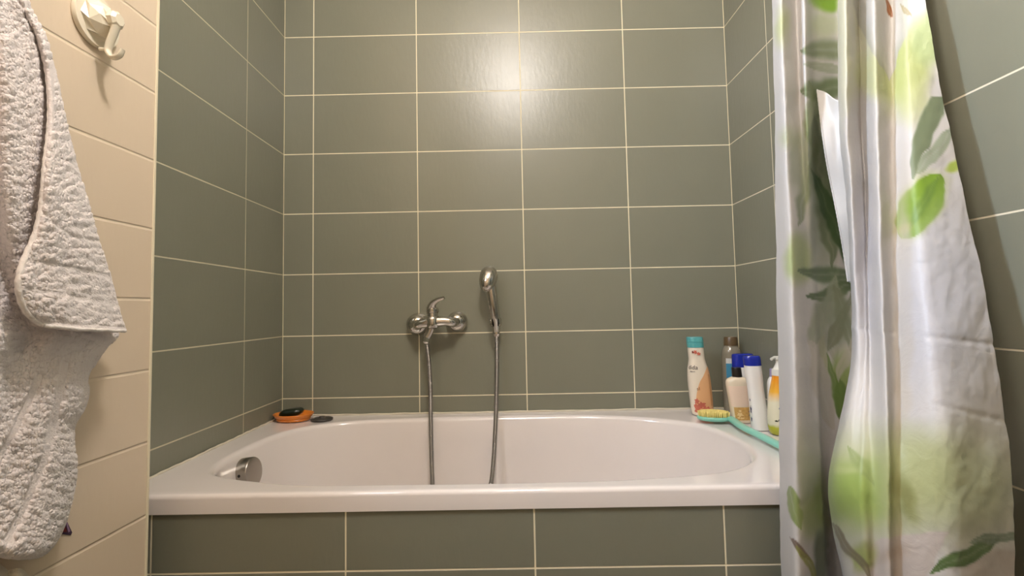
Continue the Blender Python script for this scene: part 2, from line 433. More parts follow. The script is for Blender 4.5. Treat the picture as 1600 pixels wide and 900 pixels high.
tag(pg, 'flat dark grey bath plug beside the orange soap dish', 'bath plug')

# ------------------------------------------------------------------ bottles
def loft(name, base, prof, m, n=40, p=2.4, rot=0, lean=(0, 0), parent=None, a0=None, a1=None, sharp=45):
    """prof rows: (z, half width, half depth [, x shift])"""
    rows = []
    for pr in prof:
        z, rx, ry = pr[:3]; sx = pr[3] if len(pr) > 3 else 0
        row = []
        K = n if a0 is None else n + 1
        for k in range(K):
            q = 2 * PI * k / n if a0 is None else lerp(a0, a1, k / n)
            c, s = math.cos(q), math.sin(q)
            x = math.copysign(abs(c) ** (2 / p), c) * rx + sx; y = math.copysign(abs(s) ** (2 / p), s) * ry
            X = x * math.cos(rot) - y * math.sin(rot); Y = x * math.sin(rot) + y * math.cos(rot)
            row.append(Vector(base) + Vector((X + lean[0] * z, Y + lean[1] * z, z)))
        rows.append(row)
    if a0 is None: o = obj(name, *grid(rows, True, True, True), m)
    else: o = obj(name, *grid(rows), m)
    smooth_by_angle(o, sharp)
    return o
def fine(prof, k=5):
    out = cr([tuple(list(p[:3])) for p in prof], k)
    return [(v[0], max(v[1], .0004), max(v[2], .0004)) for v in out]
def patch(name, base, prof, z0, z1, a0, a1, m, rot=0, lean=(0, 0), p=2.4, off=.0005, n=24, top=None):
    """label wrapped on the bottle between two angles; top(t) may trim its upper edge"""
    def at(z):
        for a, b in zip(prof, prof[1:]):
            if a[0] <= z <= b[0] and b[0] > a[0]:
                t = (z - a[0]) / (b[0] - a[0]); return lerp(a[1], b[1], t) + off, lerp(a[2], b[2], t) + off
        return prof[-1][1] + off, prof[-1][2] + off
    rows = []
    for j in range(19):
        row = []
        for k in range(n + 1):
            q = lerp(a0, a1, k / n); zt = z1 if top is None else top(k / n)
            z = lerp(z0, zt, j / 18); rx, ry = at(z)
            c, s = math.cos(q), math.sin(q)
            x = math.copysign(abs(c) ** (2 / p), c) * rx; y = math.copysign(abs(s) ** (2 / p), s) * ry
            X = x * math.cos(rot) - y * math.sin(rot); Y = x * math.sin(rot) + y * math.cos(rot)
            row.append(Vector(base) + Vector((X + lean[0] * z, Y + lean[1] * z, z)))
        rows.append(row)
    return obj(name, *grid(rows), m)
def text_on(name, s, base, prof, z, ang, size, m, root, rot=0, lean=(0, 0), p=2.4):
    """small lettering wrapped on the bottle surface"""
    cu = bpy.data.curves.new(name, 'FONT'); cu.body = s; cu.size = size; cu.extrude = .00012; cu.align_x = 'CENTER'
    t = bpy.data.objects.new(name, cu); COL.objects.link(t)
    dg = bpy.context.evaluated_depsgraph_get(); me = bpy.data.meshes.new_from_object(t.evaluated_get(dg))
    bpy.data.objects.remove(t)
    o = bpy.data.objects.new(name, me); COL.objects.link(o)
    for v in me.vertices:
        zz = z + v.co.y
        for a, b in zip(prof, prof[1:]):
            if a[0] <= zz <= b[0] and b[0] > a[0]:
                k = (zz - a[0]) / (b[0] - a[0]); rx, ry = lerp(a[1], b[1], k), lerp(a[2], b[2], k)
        q = ang + v.co.x / ((rx + ry) / 2)
        c, s_ = math.cos(q), math.sin(q); e = .0009 + v.co.z
        x = math.copysign(abs(c) ** (2 / p), c) * (rx + e); y = math.copysign(abs(s_) ** (2 / p), s_) * (ry + e)
        X = x * math.cos(rot) - y * math.sin(rot); Y = x * math.sin(rot) + y * math.cos(rot)
        v.co = Vector(base) + Vector((X + lean[0] * zz, Y + lean[1] * zz, zz))
    me.materials.clear(); me.materials.append(m); own(o, root); return o
G = 'toiletry bottles on the back right corner of the tub rim'
ink = mat('dark_ink', (60, 52, 50), .5)

# peach and cream lotion bottle with teal cap
b = Vector((.532, -.092, ZT)); lean = (-.065, 0)
R1 = thing('lotion_bottle', tuple(b), 'cream and peach lotion bottle with a teal cap, leftmost of the bottles', 'bottle', G)
p1 = fine([(.0005, .026, .018), (.004, .0300, .021), (.02, .0325, .0225), (.06, .0335, .0235), (.10, .0335, .0235), (.135, .0310, .0225), (.155, .0265, .021), (.168, .0240, .020), (.178, .0236, .020), (.205, .0236, .020)], 6)
mc = mat('cream_plastic', (236, 224, 204), .25, coat=.3); mt = mat('teal_plastic', (88, 168, 168), .3, coat=.2)
own(loft('body', b, p1, mc, lean=lean), R1)
own(loft('cap', b, [(.205, .0230, .0195), (.2055, .0245, .0205), (.222, .0245, .0205), (.2225, .0232, .0195), (.2228, .0245, .0205), (.234, .0240, .020), (.237, .0225, .0185), (.2375, .001, .001)], mt, lean=lean), R1)
mp = mat('peach_print', (232, 180, 130), .3, coat=.3)
own(patch('label', b, p1, .012, .14, -PI * .74, -PI * .02, mp, lean=lean, top=lambda t: .012 + .135 * min(1, (math.sin(min(1, t * 1.15) * PI / 2)) ** .6 + .03)), R1)
# paler stripe and red flowers
own(patch('stripe', b, p1, .03, .125, -PI * .30, -PI * .24, mat('stripe_tan', (206, 150, 98), .3), lean=lean, off=.0009), R1)
def blob_print(name, base, prof, spots, m, root, lean=(0, 0), off=.0012, rot=0, p=2.4):
    def at(z):
        for a, c in zip(prof, prof[1:]):
            if a[0] <= z <= c[0] and c[0] > a[0]:
                t = (z - a[0]) / (c[0] - a[0]); return lerp(a[1], c[1], t), lerp(a[2], c[2], t)
        return prof[-1][1], prof[-1][2]
    for n_, (ang, z, r, sq) in enumerate(spots):      # every printed spot is a mesh of its own
        V = []; Fc = []; N = 14
        for k in range(N + 1):
            if k == 0: da, dz = 0, 0
            else:
                q = 2 * PI * k / N; rr = r * (1 + .35 * math.cos(5 * q + ang * 9)); da, dz = math.cos(q) * rr / .028, math.sin(q) * rr * sq
            dz = max(dz, .001 - z)
            rx, ry = at(z + dz); c, s = math.cos(ang + da), math.sin(ang + da)
            e = off + n_ * .00008
            x = math.copysign(abs(c) ** (2 / p), c) * (rx + e); y = math.copysign(abs(s) ** (2 / p), s) * (ry + e)
            X = x * math.cos(rot) - y * math.sin(rot); Y = x * math.sin(rot) + y * math.cos(rot)
            V.append(Vector(base) + Vector((X + lean[0] * (z + dz), Y + lean[1] * (z + dz), z + dz)))
        for k in range(1, N + 1): Fc.append((0, k, (k % N) + 1))
        own(obj(name, V, Fc, m), root)
mr_ = mat('red_flower_print', (206, 112, 92), .3, var=.3); md_ = mat('dark_red_print', (120, 30, 30), .3)
blob_print('flower_print', b, p1, [(-PI * .66, .022, .012, 1.2), (-PI * .5, .014, .008, .8), (-PI * .55, .034, .007, 1.2), (-PI * .44, .022, .008, .8), (-PI * .68, .045, .006, 1.3), (-PI * .72, .030, .006, 1.3), (-PI * .60, .192, .0055, 1.0), (-PI * .5, .187, .0045, 1)], mr_, R1, lean)
blob_print('flower_print', b, p1, [(-PI * .62, .008, .003, 1), (-PI * .70, .192, .0035, 1.1), (-PI * .50, .010, .003, 1)], md_, R1, lean, .0016)
text_on('lettering', 'dida', b, p1, .140, -PI * .74, .018, ink, R1, lean=lean)
text_on('lettering', 'eauuu', b, p1, .132, -PI * .74, .0065, ink, R1, lean=lean)
text_on('lettering', 'sl', b, p1, .078, -PI * .60, .014, mat('brown_ink', (150, 95, 60), .5), R1, lean=lean)

# tall grey bottle with brown cap
b = Vector((.650, -.040, ZT))
R2 = thing('shampoo_bottle', tuple(b), 'tall grey see-through bottle with a brown cap in the back corner', 'bottle', G)
p2 = fine([(.0005, .026, .022), (.004, .029, .026), (.02, .030, .027), (.10, .030, .027), (.16, .030, .027), (.186, .028, .0255), (.200, .022, .020), (.206, .020, .019)], 5)
own(loft('body', b, p2, mat('smoky_plastic', (132, 124, 106), .18, coat=.5), p=2.1), R2)
own(loft('cap', b, [(.204, .019, .018), (.205, .0215, .0205), (.228, .0205, .0195), (.232, .0185, .0175), (.2325, .001, .001)], mat('brown_plastic', (92, 74, 48), .35), p=2), R2)
own(patch('label', b, p2, .105, .150, -PI * .80, -PI * .25, mat('blue_label', (60, 130, 160), .35), p=2.1), R2)
own(patch('label', b, p2, .150, .166, -PI * .80, -PI * .25, mat('pale_label', (196, 196, 190), .35), p=2.1), R2)

# white bottle with wide blue cap, behind
b = Vector((.650, -.118, ZT))
mw_ = mat('white_plastic', (240, 236, 230), .28, coat=.3); mb_ = mat('blue_plastic', (22, 40, 150), .25, coat=.3)
R3 = thing('shampoo_bottle', tuple(b), 'white bottle with a wide blue cap, half hidden behind the small black-capped bottle', 'bottle', G)
p3 = fine([(.0005, .026, .015), (.005, .029, .018), (.06, .030, .019), (.12, .031, .019), (.138, .0318, .0185), (.146, .0318, .0185)], 5)
own(loft('body', b, p3, mw_, rot=.1), R3)
own(loft('cap', b, [(.146, .0305, .0175), (.1465, .0325, .019), (.164, .0325, .019), (.178, .0325, .0185), (.184, .0315, .0175), (.186, .027, .014), (.1862, .001, .001)], mb_, rot=.1), R3)
blob_print('logo_print', b, p3, [(-PI * .35, .128, .008, 1), ], mat('grey_print', (110, 112, 116), .4), R3, off=.0008, rot=.1)

# small cream bottle with black cap
b = Vector((.603, -.203, ZT)); lean = (-.075, 0)
R4 = thing('shower_gel_bottle', tuple(b), 'small cream bottle with a black cap and a pale square label', 'bottle', G)
p4 = fine([(.0005, .024, .013), (.003, .0275, .016), (.012, .029, .0175), (.05, .0305, .018), (.09, .0325, .0185), (.112, .0330, .0185), (.122, .0285, .017), (.1275, .018, .0135), (.129, .012, .011)], 5)
own(loft('body', b, p4, mat('ivory_plastic', (232, 216, 190), .25, coat=.3), lean=lean, p=2.8), R4)
own(loft('cap', b, [(.128, .011, .011), (.1285, .0135, .0135), (.153, .0130, .0130), (.1555, .0120, .012), (.1557, .001, .001)], mat('black_plastic', (28, 22, 18), .3, coat=.2), lean=lean, p=2), R4)
own(patch('label', b, p4, .048, .105, -PI * .88, -PI * .34, mat('pale_paper', (234, 208, 186), .5), lean=lean, p=2.8), R4)
own(patch('label', b, p4, .010,   .046, -PI * .78, -PI * .30, mat('gold_paper', (204, 160, 92), .4, var=.35, bump=(200, .1, .001)), lean=lean, p=2.8), R4)
blob_print('emblem_print', b, p4, [(-PI * .60, .026, .007, .8), (-PI * .58, .036, .003, 1.2), (-PI * .64, .017, .004, .6), (-PI * .55, .016, .004, .6)], mat('light_gold_print', (236, 208, 150), .4), R4, lean, .0011, p=2.8)
blob_print('seal_print', b, p4, [(-PI * .38, .034, .003, 1), (-PI * .38, .024, .003, 1.2)], mat('violet_print', (110, 90, 110), .4), R4, lean, .0011, p=2.8)

# white slim bottle with blue cap, leaning
b = Vector((.611, -.290, ZT)); lean = (-.075, .01)
R5 = thing('conditioner_bottle', tuple(b), 'slim white bottle with a blue cap standing in front, beside the black-capped one', 'bottle', G)
p5 = fine([(.0005, .019, .014), (.004, .0225, .017), (.03, .0225, .0175), (.07, .0205, .0165), (.11, .0200, .0165), (.145, .0210, .017), (.170, .0212, .017)], 5)
own(loft('body', b, p5, mw_, lean=lean, p=2.5), R5)
own(loft('cap', b, [(.170, .0200, .0160), (.1705, .0216, .0172), (.185, .0216, .0172), (.193, .0212, .0165), (.196, .0190, .0145), (.1963, .001, .001)], mb_, lean=lean, p=2.5), R5)
blob_print('side_print', b, p5, [(-PI * .93, .055, .004, 2.4), (-PI * .93, .030, .003, 2), (-PI * .93, .080, .0025, 1.5)], mat('navy_print', (60, 60, 90), .4), R5, lean, .0009, p=2.5)

# orange / white / green pump bottle
b = Vector((.640, -.338, ZT))
R6 = thing('soap_dispenser', tuple(b), 'pump soap bottle with orange top and green base beside the shower curtain', 'soap dispenser', G)
p6 = fine([(.0005, .022, .018), (.004, .027, .022), (.02, .031, .025), (.05, .0315, .025), (.09, .027, .022), (.12, .021, .018), (.140, .0165, .0155), (.150, .015, .0145)], 5)
m6 = bpy.data.materials.new('dispenser_print'); m6.use_nodes = True; nt = m6.node_tree
bs = nt.nodes['Principled BSDF']; bs.inputs['Roughness'].default_value = .25; bs.inputs['Coat Weight'].default_value = .4
tc = nt.nodes.new('ShaderNodeTexCoord'); sp = nt.nodes.new('ShaderNodeSeparateXYZ'); nt.links.new(tc.outputs['Object'], sp.inputs[0])
nz = nt.nodes.new('ShaderNodeTexNoise'); nz.inputs['Scale'].default_value = 40; nt.links.new(tc.outputs['Object'], nz.inputs['Vector'])
ma = nt.nodes.new('ShaderNodeMath'); ma.operation = 'MULTIPLY_ADD'; nt.links.new(nz.outputs['Fac'], ma.inputs[0]); ma.inputs[1].default_value = .012; nt.links.new(sp.outputs['Z'], ma.inputs[2])
mr2 = nt.nodes.new('ShaderNodeMapRange'); mr2.inputs[1].default_value = 0; mr2.inputs[2].default_value = .155; nt.links.new(ma.outputs[0], mr2.inputs[0])
rp = nt.nodes.new('ShaderNodeValToRGB'); nt.links.new(mr2.outputs[0], rp.inputs[0])
cols = [(0, (150, 150, 22)), (.17, (176, 176, 40)), (.22, (226, 220, 190)), (.58, (232, 224, 196)), (.74, (240, 178, 60)), (1, (228, 140, 20))]
while len(rp.color_ramp.elements) < len(cols): rp.color_ramp.elements.new(.5)
for e_, (pz, c) in zip(rp.color_ramp.elements, cols): e_.position = pz; e_.color = (*lin(c), 1)
nt.links.new(rp.outputs[0], bs.inputs['Base Color'])
own(loft('body', b, p6, m6, p=2.2), R6)
mpu = mat('pump_white', (226, 222, 210), .3)
pu = loft('pump', b, [(.149, .0125, .0125), (.1495, .0160, .0160), (.165, .0155, .0155), (.167, .012, .012), (.175, .008, .008), (.182, .0055, .0055), (.190, .0055, .0055), (.191, .011, .0105), (.197, .0115, .011), (.1985, .009, .009), (.1987, .001, .001)], mpu, p=2)
own(pu, R6)
sp_ = tube('pump_spout', [b + Vector((0, 0, .1945)), b + Vector((-.014, -.006, .1945)), b + Vector((-.022, -.010, .192))], .0035, mpu, None, 10); own(sp_, R6)
blob_print('round_print', b, p6, [(-PI * .52, .068, .010, 1)], mat('blue_round_print', (60, 92, 130), .4), R6, off=.0009, p=2.2)
blob_print('bee_print', b, p6, [(-PI * .72, .038, .004, .5), (-PI * .62, .040, .005, .6), (-PI * .54, .036, .004, .7)], mat('black_print', (40, 40, 24), .4), R6, off=.0009, p=2.2)

# white bottle with lilac cap between
b = Vector((.656, -.283, ZT))
R7 = thing('lotion_bottle', tuple(b), 'white bottle with a lilac cap partly hidden behind the orange pump bottle', 'bottle', G)
p7 = fine([(.0005, .015, .012), (.004, .018, .014), (.05, .0185, .0145), (.11, .0185, .0145), (.128, .016, .013), (.137, .011, .010), (.139, .010, .009)], 5)
own(loft('body', b, p7, mw_, p=2.2), R7)
own(loft('cap', b, [(.138, .009, .009), (.1385, .0105, .0105), (.158, .0095, .0095), (.160, .0085, .0085), (.1602, .001, .001)], mat('lilac_plastic', (158, 146, 178), .35), p=2), R7)

# ------------------------------------------------------------------ bath brush
m_mint = mat('mint_plastic', (138, 208, 188), .3, coat=.3)
br = thing('bath_brush', (.53, -.2, ZT), 'mint green long-handled bath brush with pale yellow bristles lying on the rim', 'brush')
hcen = Vector((.524, -.197, ZT + .0135)); hdir = Vector((.30, -1, 0)).normalized()
# handle sweep
e1 = atz(1160, 667, .582); e2 = atz(1216, 695, .580); e3 = e2 + (e2 - e1).normalized() * .09; e3.z = .580
hdir = (e1 - hcen); hdir.z = 0; hdir.normalize(); hside = Vector((-hdir.y, hdir.x, 0))
# head: the long axis seen side-on in the photo
HA, HB = .045, .029
headdir = Vector((.97, -.25, 0)).normalized(); headside = Vector((.25, .97, 0))
rows = []
for z, s in ((-.0075, .55), (-.0070, .80), (-.004, .95), (0, 1), (.003, 1), (.0048, .96), (.005, .90), (.005, .5), (.005, .02)):
    rows.append([hcen + headdir * HA * s * math.cos(q) + headside * HB * s * math.sin(q) + Vector((0, 0, z)) for q in [2 * PI * k / 48 for k in range(48)]])
rows.insert(0, [hcen + Vector((0, 0, -.0078)) + (v - hcen) * .02 for v in rows[0]])
o = obj('brush_head', *grid(rows, True, True, True), m_mint); smooth_by_angle(o, 50); own(o, br)
hpth = cr([hcen + headdir * .030 + Vector((0, 0, -.001)), hcen + headdir * .046 - headside * .010 + Vector((0, 0, -.001)), e1, e1.lerp(e2, .5), e2, e3], 10)
o = tube('handle', hpth, lambda i, n: lerp(.0135, .0120, min(1, i / n * 3)), m_mint, None, 20, flat=.62, up=(0, 0, 1)); own(o, br)
gro = [p + Vector((0, 0, .0052)) for p in hpth[14:]]
o = tube('grip_groove', gro, .0032, mat('deep_mint_plastic', (96, 184, 172), .35), None, 8, flat=.4, up=(0, 0, 1)); own(o, br)
m_bris = mat('bristles', (232, 214, 130), .6, var=.12)
V = []; Fc = []
for i in range(-9, 10):
    for j in range(-6, 7):
        x, y = (i + .5 * (j % 2)) / 9.3, j / 6.3
        if x * x + y * y > .86: continue
        base = hcen + headdir * HA * x + headside * HB * y + Vector((0, 0, .0045))
        hgt = .0175 - .0045 * (x * x + y * y)
        tip = base + Vector((random.uniform(-.0008, .0008) + x * .0015, random.uniform(-.0008, .0008) + y * .001, hgt + random.uniform(-.0006, .0006)))
        for (pp, rr) in ((base, .0013), (tip - Vector((0, 0, .002)), .0024), (tip, .0016)):
            for k in range(6): V.append(pp + Vector((rr * math.cos(k * PI / 3), rr * math.sin(k * PI / 3), 0)))
        i0 = len(V) - 18
        for r_ in range(2):
            for k in range(6): Fc.append((i0 + r_ * 6 + k, i0 + r_ * 6 + (k + 1) % 6, i0 + (r_ + 1) * 6 + (k + 1) % 6, i0 + (r_ + 1) * 6 + k))
        Fc.append(tuple(i0 + 12 + k for k in range(6)))
o = obj('bristles', V, Fc, m_bris); o['kind'] = 'stuff'; own(o, br)

# ------------------------------------------------------------------ cloth surfaces
def catrow(ctrl, n):
    """interpolate control tuples along a row to n samples"""
    K = len(ctrl) - 1; P = [ctrl[0]] + list(ctrl) + [ctrl[-1]]; out = []
    for s in range(n):
        t = s / (n - 1) * K; i = min(int(t), K - 1); f = t - i
        a, b, c, d = P[i], P[i + 1], P[i + 2], P[i + 3]
        out.append(tuple(.5 * (2 * b[k] + (c[k] - a[k]) * f + (2 * a[k] - 5 * b[k] + 4 * c[k] - d[k]) * f * f + (3 * b[k] - a[k] - 3 * c[k] + d[k]) * f ** 3) for k in range(len(b))))
    return out
def sheet(rows, nu, nv, keys=None):
    R_ = [catrow(r, nu) for r in rows]
    if keys is None: keys = list(range(len(rows)))
    out = []
    for s in range(nv):
        t = keys[0] + (keys[-1] - keys[0]) * s / (nv - 1)
        i = max(k for k in range(len(keys) - 1) if keys[k] <= t + 1e-9); f = (t - keys[i]) / (keys[i + 1] - keys[i])
        A_, B_, C_, D_ = R_[max(i - 1, 0)], R_[i], R_[i + 1], R_[min(i + 2, len(R_) - 1)]
        h = keys[i + 1] - keys[i]; hp_ = keys[i] - keys[i - 1] if i > 0 else h; hn_ = keys[i + 2] - keys[i + 1] if i + 2 < len(keys) else h
        row = []
        for j in range(nu):
            vals = []
            for k in range(len(B_[j])):
                a, b, c, d = A_[j][k], B_[j][k], C_[j][k], D_[j][k]
                m0 = ((b - a) / hp_ if i > 0 else (c - b) / h); m0 = .5 * (m0 + (c - b) / h) * h
                m1 = ((d - c) / hn_ if i + 2 < len(keys) else (c - b) / h); m1 = .5 * (m1 + (c - b) / h) * h
                f2, f3 = f * f, f ** 3
                vals.append((2 * f3 - 3 * f2 + 1) * b + (f3 - 2 * f2 + f) * m0 + (-2 * f3 + 3 * f2) * c + (f3 - f2) * m1)
            row.append(tuple(vals))
        out.append(row)
    return out

# ------------------------------------------------------------------ shower curtain
# control tuples: (u along the picture at that height, height mark, distance y)
def crow(py, xs, ys): return [(x, py, y) for x, y in zip(xs, ys)]
CR = [
 crow(-900, [1200, 1218, 1236, 1250, 1262, 1280, 1300, 1302, 1316, 1330, 1336, 1352, 1368, 1385, 1400], [-.775, -.80, -.775, -.79, -.765, -.755, -.765, -.80, -.825, -.80, -.79, -.825, -.80, -.815, -.82]),
 crow(-300, [1203, 1220, 1240, 1254, 1266, 1284, 1306, 1306, 1318, 1334, 1341, 1358, 1378, 1398, 1420], [-.765, -.80, -.77, -.79, -.76, -.75, -.758, -.80, -.83, -.80, -.79, -.83, -.80, -.815, -.83]),
 crow(0, [1207, 1222, 1243, 1257, 1268, 1288, 1313, 1309, 1322, 1338, 1345, 1366, 1387, 1412, 1444], [-.765, -.805, -.77, -.79, -.76, -.75, -.757, -.80, -.835, -.80, -.79, -.835, -.805, -.82, -.835]),
 crow(200, [1211, 1228, 1249, 1262, 1273, 1296, 1325, 1312, 1324, 1342, 1349, 1370, 1391, 1428, 1483], [-.765, -.812, -.778, -.79, -.76, -.75, -.76, -.805, -.85, -.82, -.81, -.865, -.84, -.865, -.865]),
 crow(400, [1213, 1236, 1258, 1268, 1279, 1302, 1338, 1328, 1334, 1350, 1357, 1376, 1397, 1448, 1527], [-.765, -.82, -.785, -.775, -.76, -.75, -.762, -.81, -.86, -.85, -.845, -.895, -.875, -.905, -.893]),
 crow(560, [1216, 1240, 1266, 1276, 1284, 1304, 1340, 1330, 1336, 1352, 1362, 1382, 1400, 1465, 1557], [-.765, -.83, -.79, -.78, -.765, -.755, -.765, -.815, -.875, -.885, -.885, -.925, -.905, -.945, -.92]),
 crow(680, [1217, 1242, 1272, 1281, 1286, 1304, 1330, 1309, 1316, 1345, 1362, 1386, 1402, 1480, 1573], [-.765, -.835, -.80, -.79, -.77, -.757, -.765, -.82, -.90, -.925, -.93, -.955, -.94, -.975, -.94]),
 crow(760, [1218, 1243, 1276, 1284, 1288, 1302, 1318, 1296, 1303, 1340, 1364, 1388, 1402, 1490, 1580], [-.765, -.838, -.805, -.795, -.775, -.76, -.765, -.825, -.91, -.95, -.955, -.97, -.96, -.99, -.95]),
 crow(830, [1220, 1244, 1278, 1288, 1292, 1304, 1322, 1303, 1311, 1345, 1366, 1388, 1404, 1492, 1583], [-.765, -.84, -.81, -.80, -.78, -.76, -.765, -.82, -.90, -.955, -.96, -.975, -.965, -.995, -.955]),
 crow(900, [1222, 1246, 1280, 1291, 1296, 1308, 1328, 1318, 1324, 1350, 1368, 1390, 1406, 1494, 1586], [-.765, -.84, -.81, -.80, -.78, -.76, -.765, -.82, -.90, -.95, -.955, -.975, -.965, -.995, -.955]),
 crow(1180, [1226, 1250, 1282, 1294, 1300, 1312, 1334, 1330, 1334, 1355, 1372, 1392, 1408, 1496, 1588], [-.765, -.84, -.81, -.80, -.78, -.76, -.765, -.82, -.89, -.94, -.945, -.965, -.955, -.985, -.95]),
]
# soften the narrow pleats, then set the free edge so that it hangs a few centimetres off the wall
def edge_y(pe, ps):
    k = (pe - 792.7) / F; dw = (XR - CAM.x) * F / (ps - 792.7); d = dw
    for _ in range(40):
        xe = CAM.x + k * d; s_ = (d + CAM.y - LAMP.y) / (xe - LAMP.x); d = (dw - s_ * (XR - CAM.x)) / (1 - s_ * k)
    return d + CAM.y
for r_ in CR:
    py_ = r_[0][1]; dlt = 28 if py_ >= 0 else 20
    ye = max(-1.0, min(-.80, edge_y(r_[14][0], r_[14][0] + dlt)))
    sh = ye - r_[14][2]
    for k, wgt in ((14, 1), (13, .7), (12, .45), (11, .3), (10, .2), (9, .1)):
        r_[k] = (r_[k][0], py_, r_[k][2] + sh * wgt)
NU, NV = 540, 760
cs = sheet(CR, NU, NV, [-900, -300, 0, 200, 400, 560, 680, 760, 830, 900, 1180])
def fbm(x, y, z=0, o=4):
    return noise.fractal(Vector((x, y, z)), 1.0, 2.0, o)
def sst(a, b, x):
    t = max(0, min(1, (x - a) / (b - a))) if a != b else 0; return t * t * (3 - 2 * t)
def mixc(c, d, t): return tuple(a + (b - a) * t for a, b in zip(c, d))
WHITE = (236, 232, 228)
def leaf(x, y, cx, cy, ang, ln, wd, soft=.25):
    """pointed leaf mask"""
    dx, dy = x - cx, y - cy; c, s = math.cos(ang), math.sin(ang)
    u = (dx * c + dy * s) / ln; v_ = (-dx * s + dy * c)
    if abs(u) >= 1.15: return 0, 0
    hw = wd * max(0, 1 - u * u) ** .8 + .01
    d = 1 - abs(v_) / hw
    return sst(0, soft, d), v_ / hw
def blob(x, y, cx, cy, rx, ry, ang=0, soft=.5):
    dx, dy = x - cx, y - cy; c, s = math.cos(ang), math.sin(ang)
    r = math.hypot((dx * c + dy * s) / rx, (-dx * s + dy * c) / ry)
    return 1 - sst(1 - soft, 1 + soft * .3, r)
LEFT = [ ('b', 1286, 300, 0, 34, 190, (172, 180, 152), .8, .8), # (kind, x, y, angle, len, width, colour, softness, strength)
 ('b', 1222, 40, 0, 16, 38, (214, 222, 164), .8, .8), ('b', 1288, 0, 0, 26, 20, (150, 192, 64), .5, 1), ('b', 1290, 40, 0, 30, 26, (212, 220, 180), .7, .8),
 ('l', 1292, 78, .1, 44, 24, (150, 162, 124), .7, .9), ('l', 1292, 138, -.15, 46, 22, (132, 148, 104), .6, .9), ('l', 1290, 108, .15, 36, 8, (176, 184, 150), .3, .7),
 ('l', 1270, 190, 1.5, 62, 17, (146, 160, 104), .6, .8), ('l', 1262, 265, 1.75, 90, 20, (140, 154, 110), .7, .7), ('l', 1288, 300, 1.45, 120, 22, (118, 132, 96), .6, .8),
 ('l', 1304, 350, 1.2, 95, 14, (78, 104, 62), .4, .95), ('b', 1248, 250, .1, 18, 55, (196, 202, 178), .4, .8), ('b', 1232, 215, 0, 20, 24, (214, 220, 184), .8, .7),
 ('b', 1246, 405, 0, 26, 48, (196, 210, 150), .5, .9), ('l', 1296, 428, .15, 52, 18, (112, 132, 96), .5, .85), ('l', 1300, 455, -.2, 44, 13, (110, 130, 90), .35, .9),
 ('b', 1300, 500, 0, 34, 52, (164, 168, 142), .4, .8), ('l', 1292, 520, 1.2, 50, 12, (196, 196, 178), .4, .7), ('l', 1312, 505, 1.9, 50, 10, (140, 146, 116), .4, .7),
 ('b', 1316, 590, 0, 18, 50, (158, 178, 104), .6, .9), ('l', 1312, 622, 1.5, 34, 12, (116, 142, 74), .4, .9), ('b', 1329, 605, .5, 8, 12, (140, 104, 66), .4, 1), ('b', 1286, 560, 0, 12, 40, (200, 200, 160), .6, .8),
 ('l', 1288, 490, 1.9, 62, 22, (176, 182, 156), .5, .8), ('l', 1318, 500, 1.3, 56, 16, (150, 158, 128), .5, .8), ('l', 1284, 600, 1.3, 74, 17, (222, 216, 204), .35, .9),
 ('l', 1306, 606, 1.35, 54, 9, (124, 152, 76), .5, .8), ('l', 1322, 560, 1.9, 40, 10, (214, 210, 190), .4, .8), ('b', 1284, 790, 0, 16, 60, (168, 182, 116), .7, .8), ('l', 1244, 795, 1.35, 34, 14, (152, 170, 100), .35, .9), ('b', 1268, 810, 0, 24, 40, (186, 198, 132), .7, .7),
 ('l', 1250, 858, .9, 26, 6, (140, 116, 100), .4, .9), ('b', 1283, 872, 0, 14, 50, (128, 136, 108), .5, .9), ('l', 1262, 880, 1.0, 36, 8, (168, 170, 90), .4, .8),
]
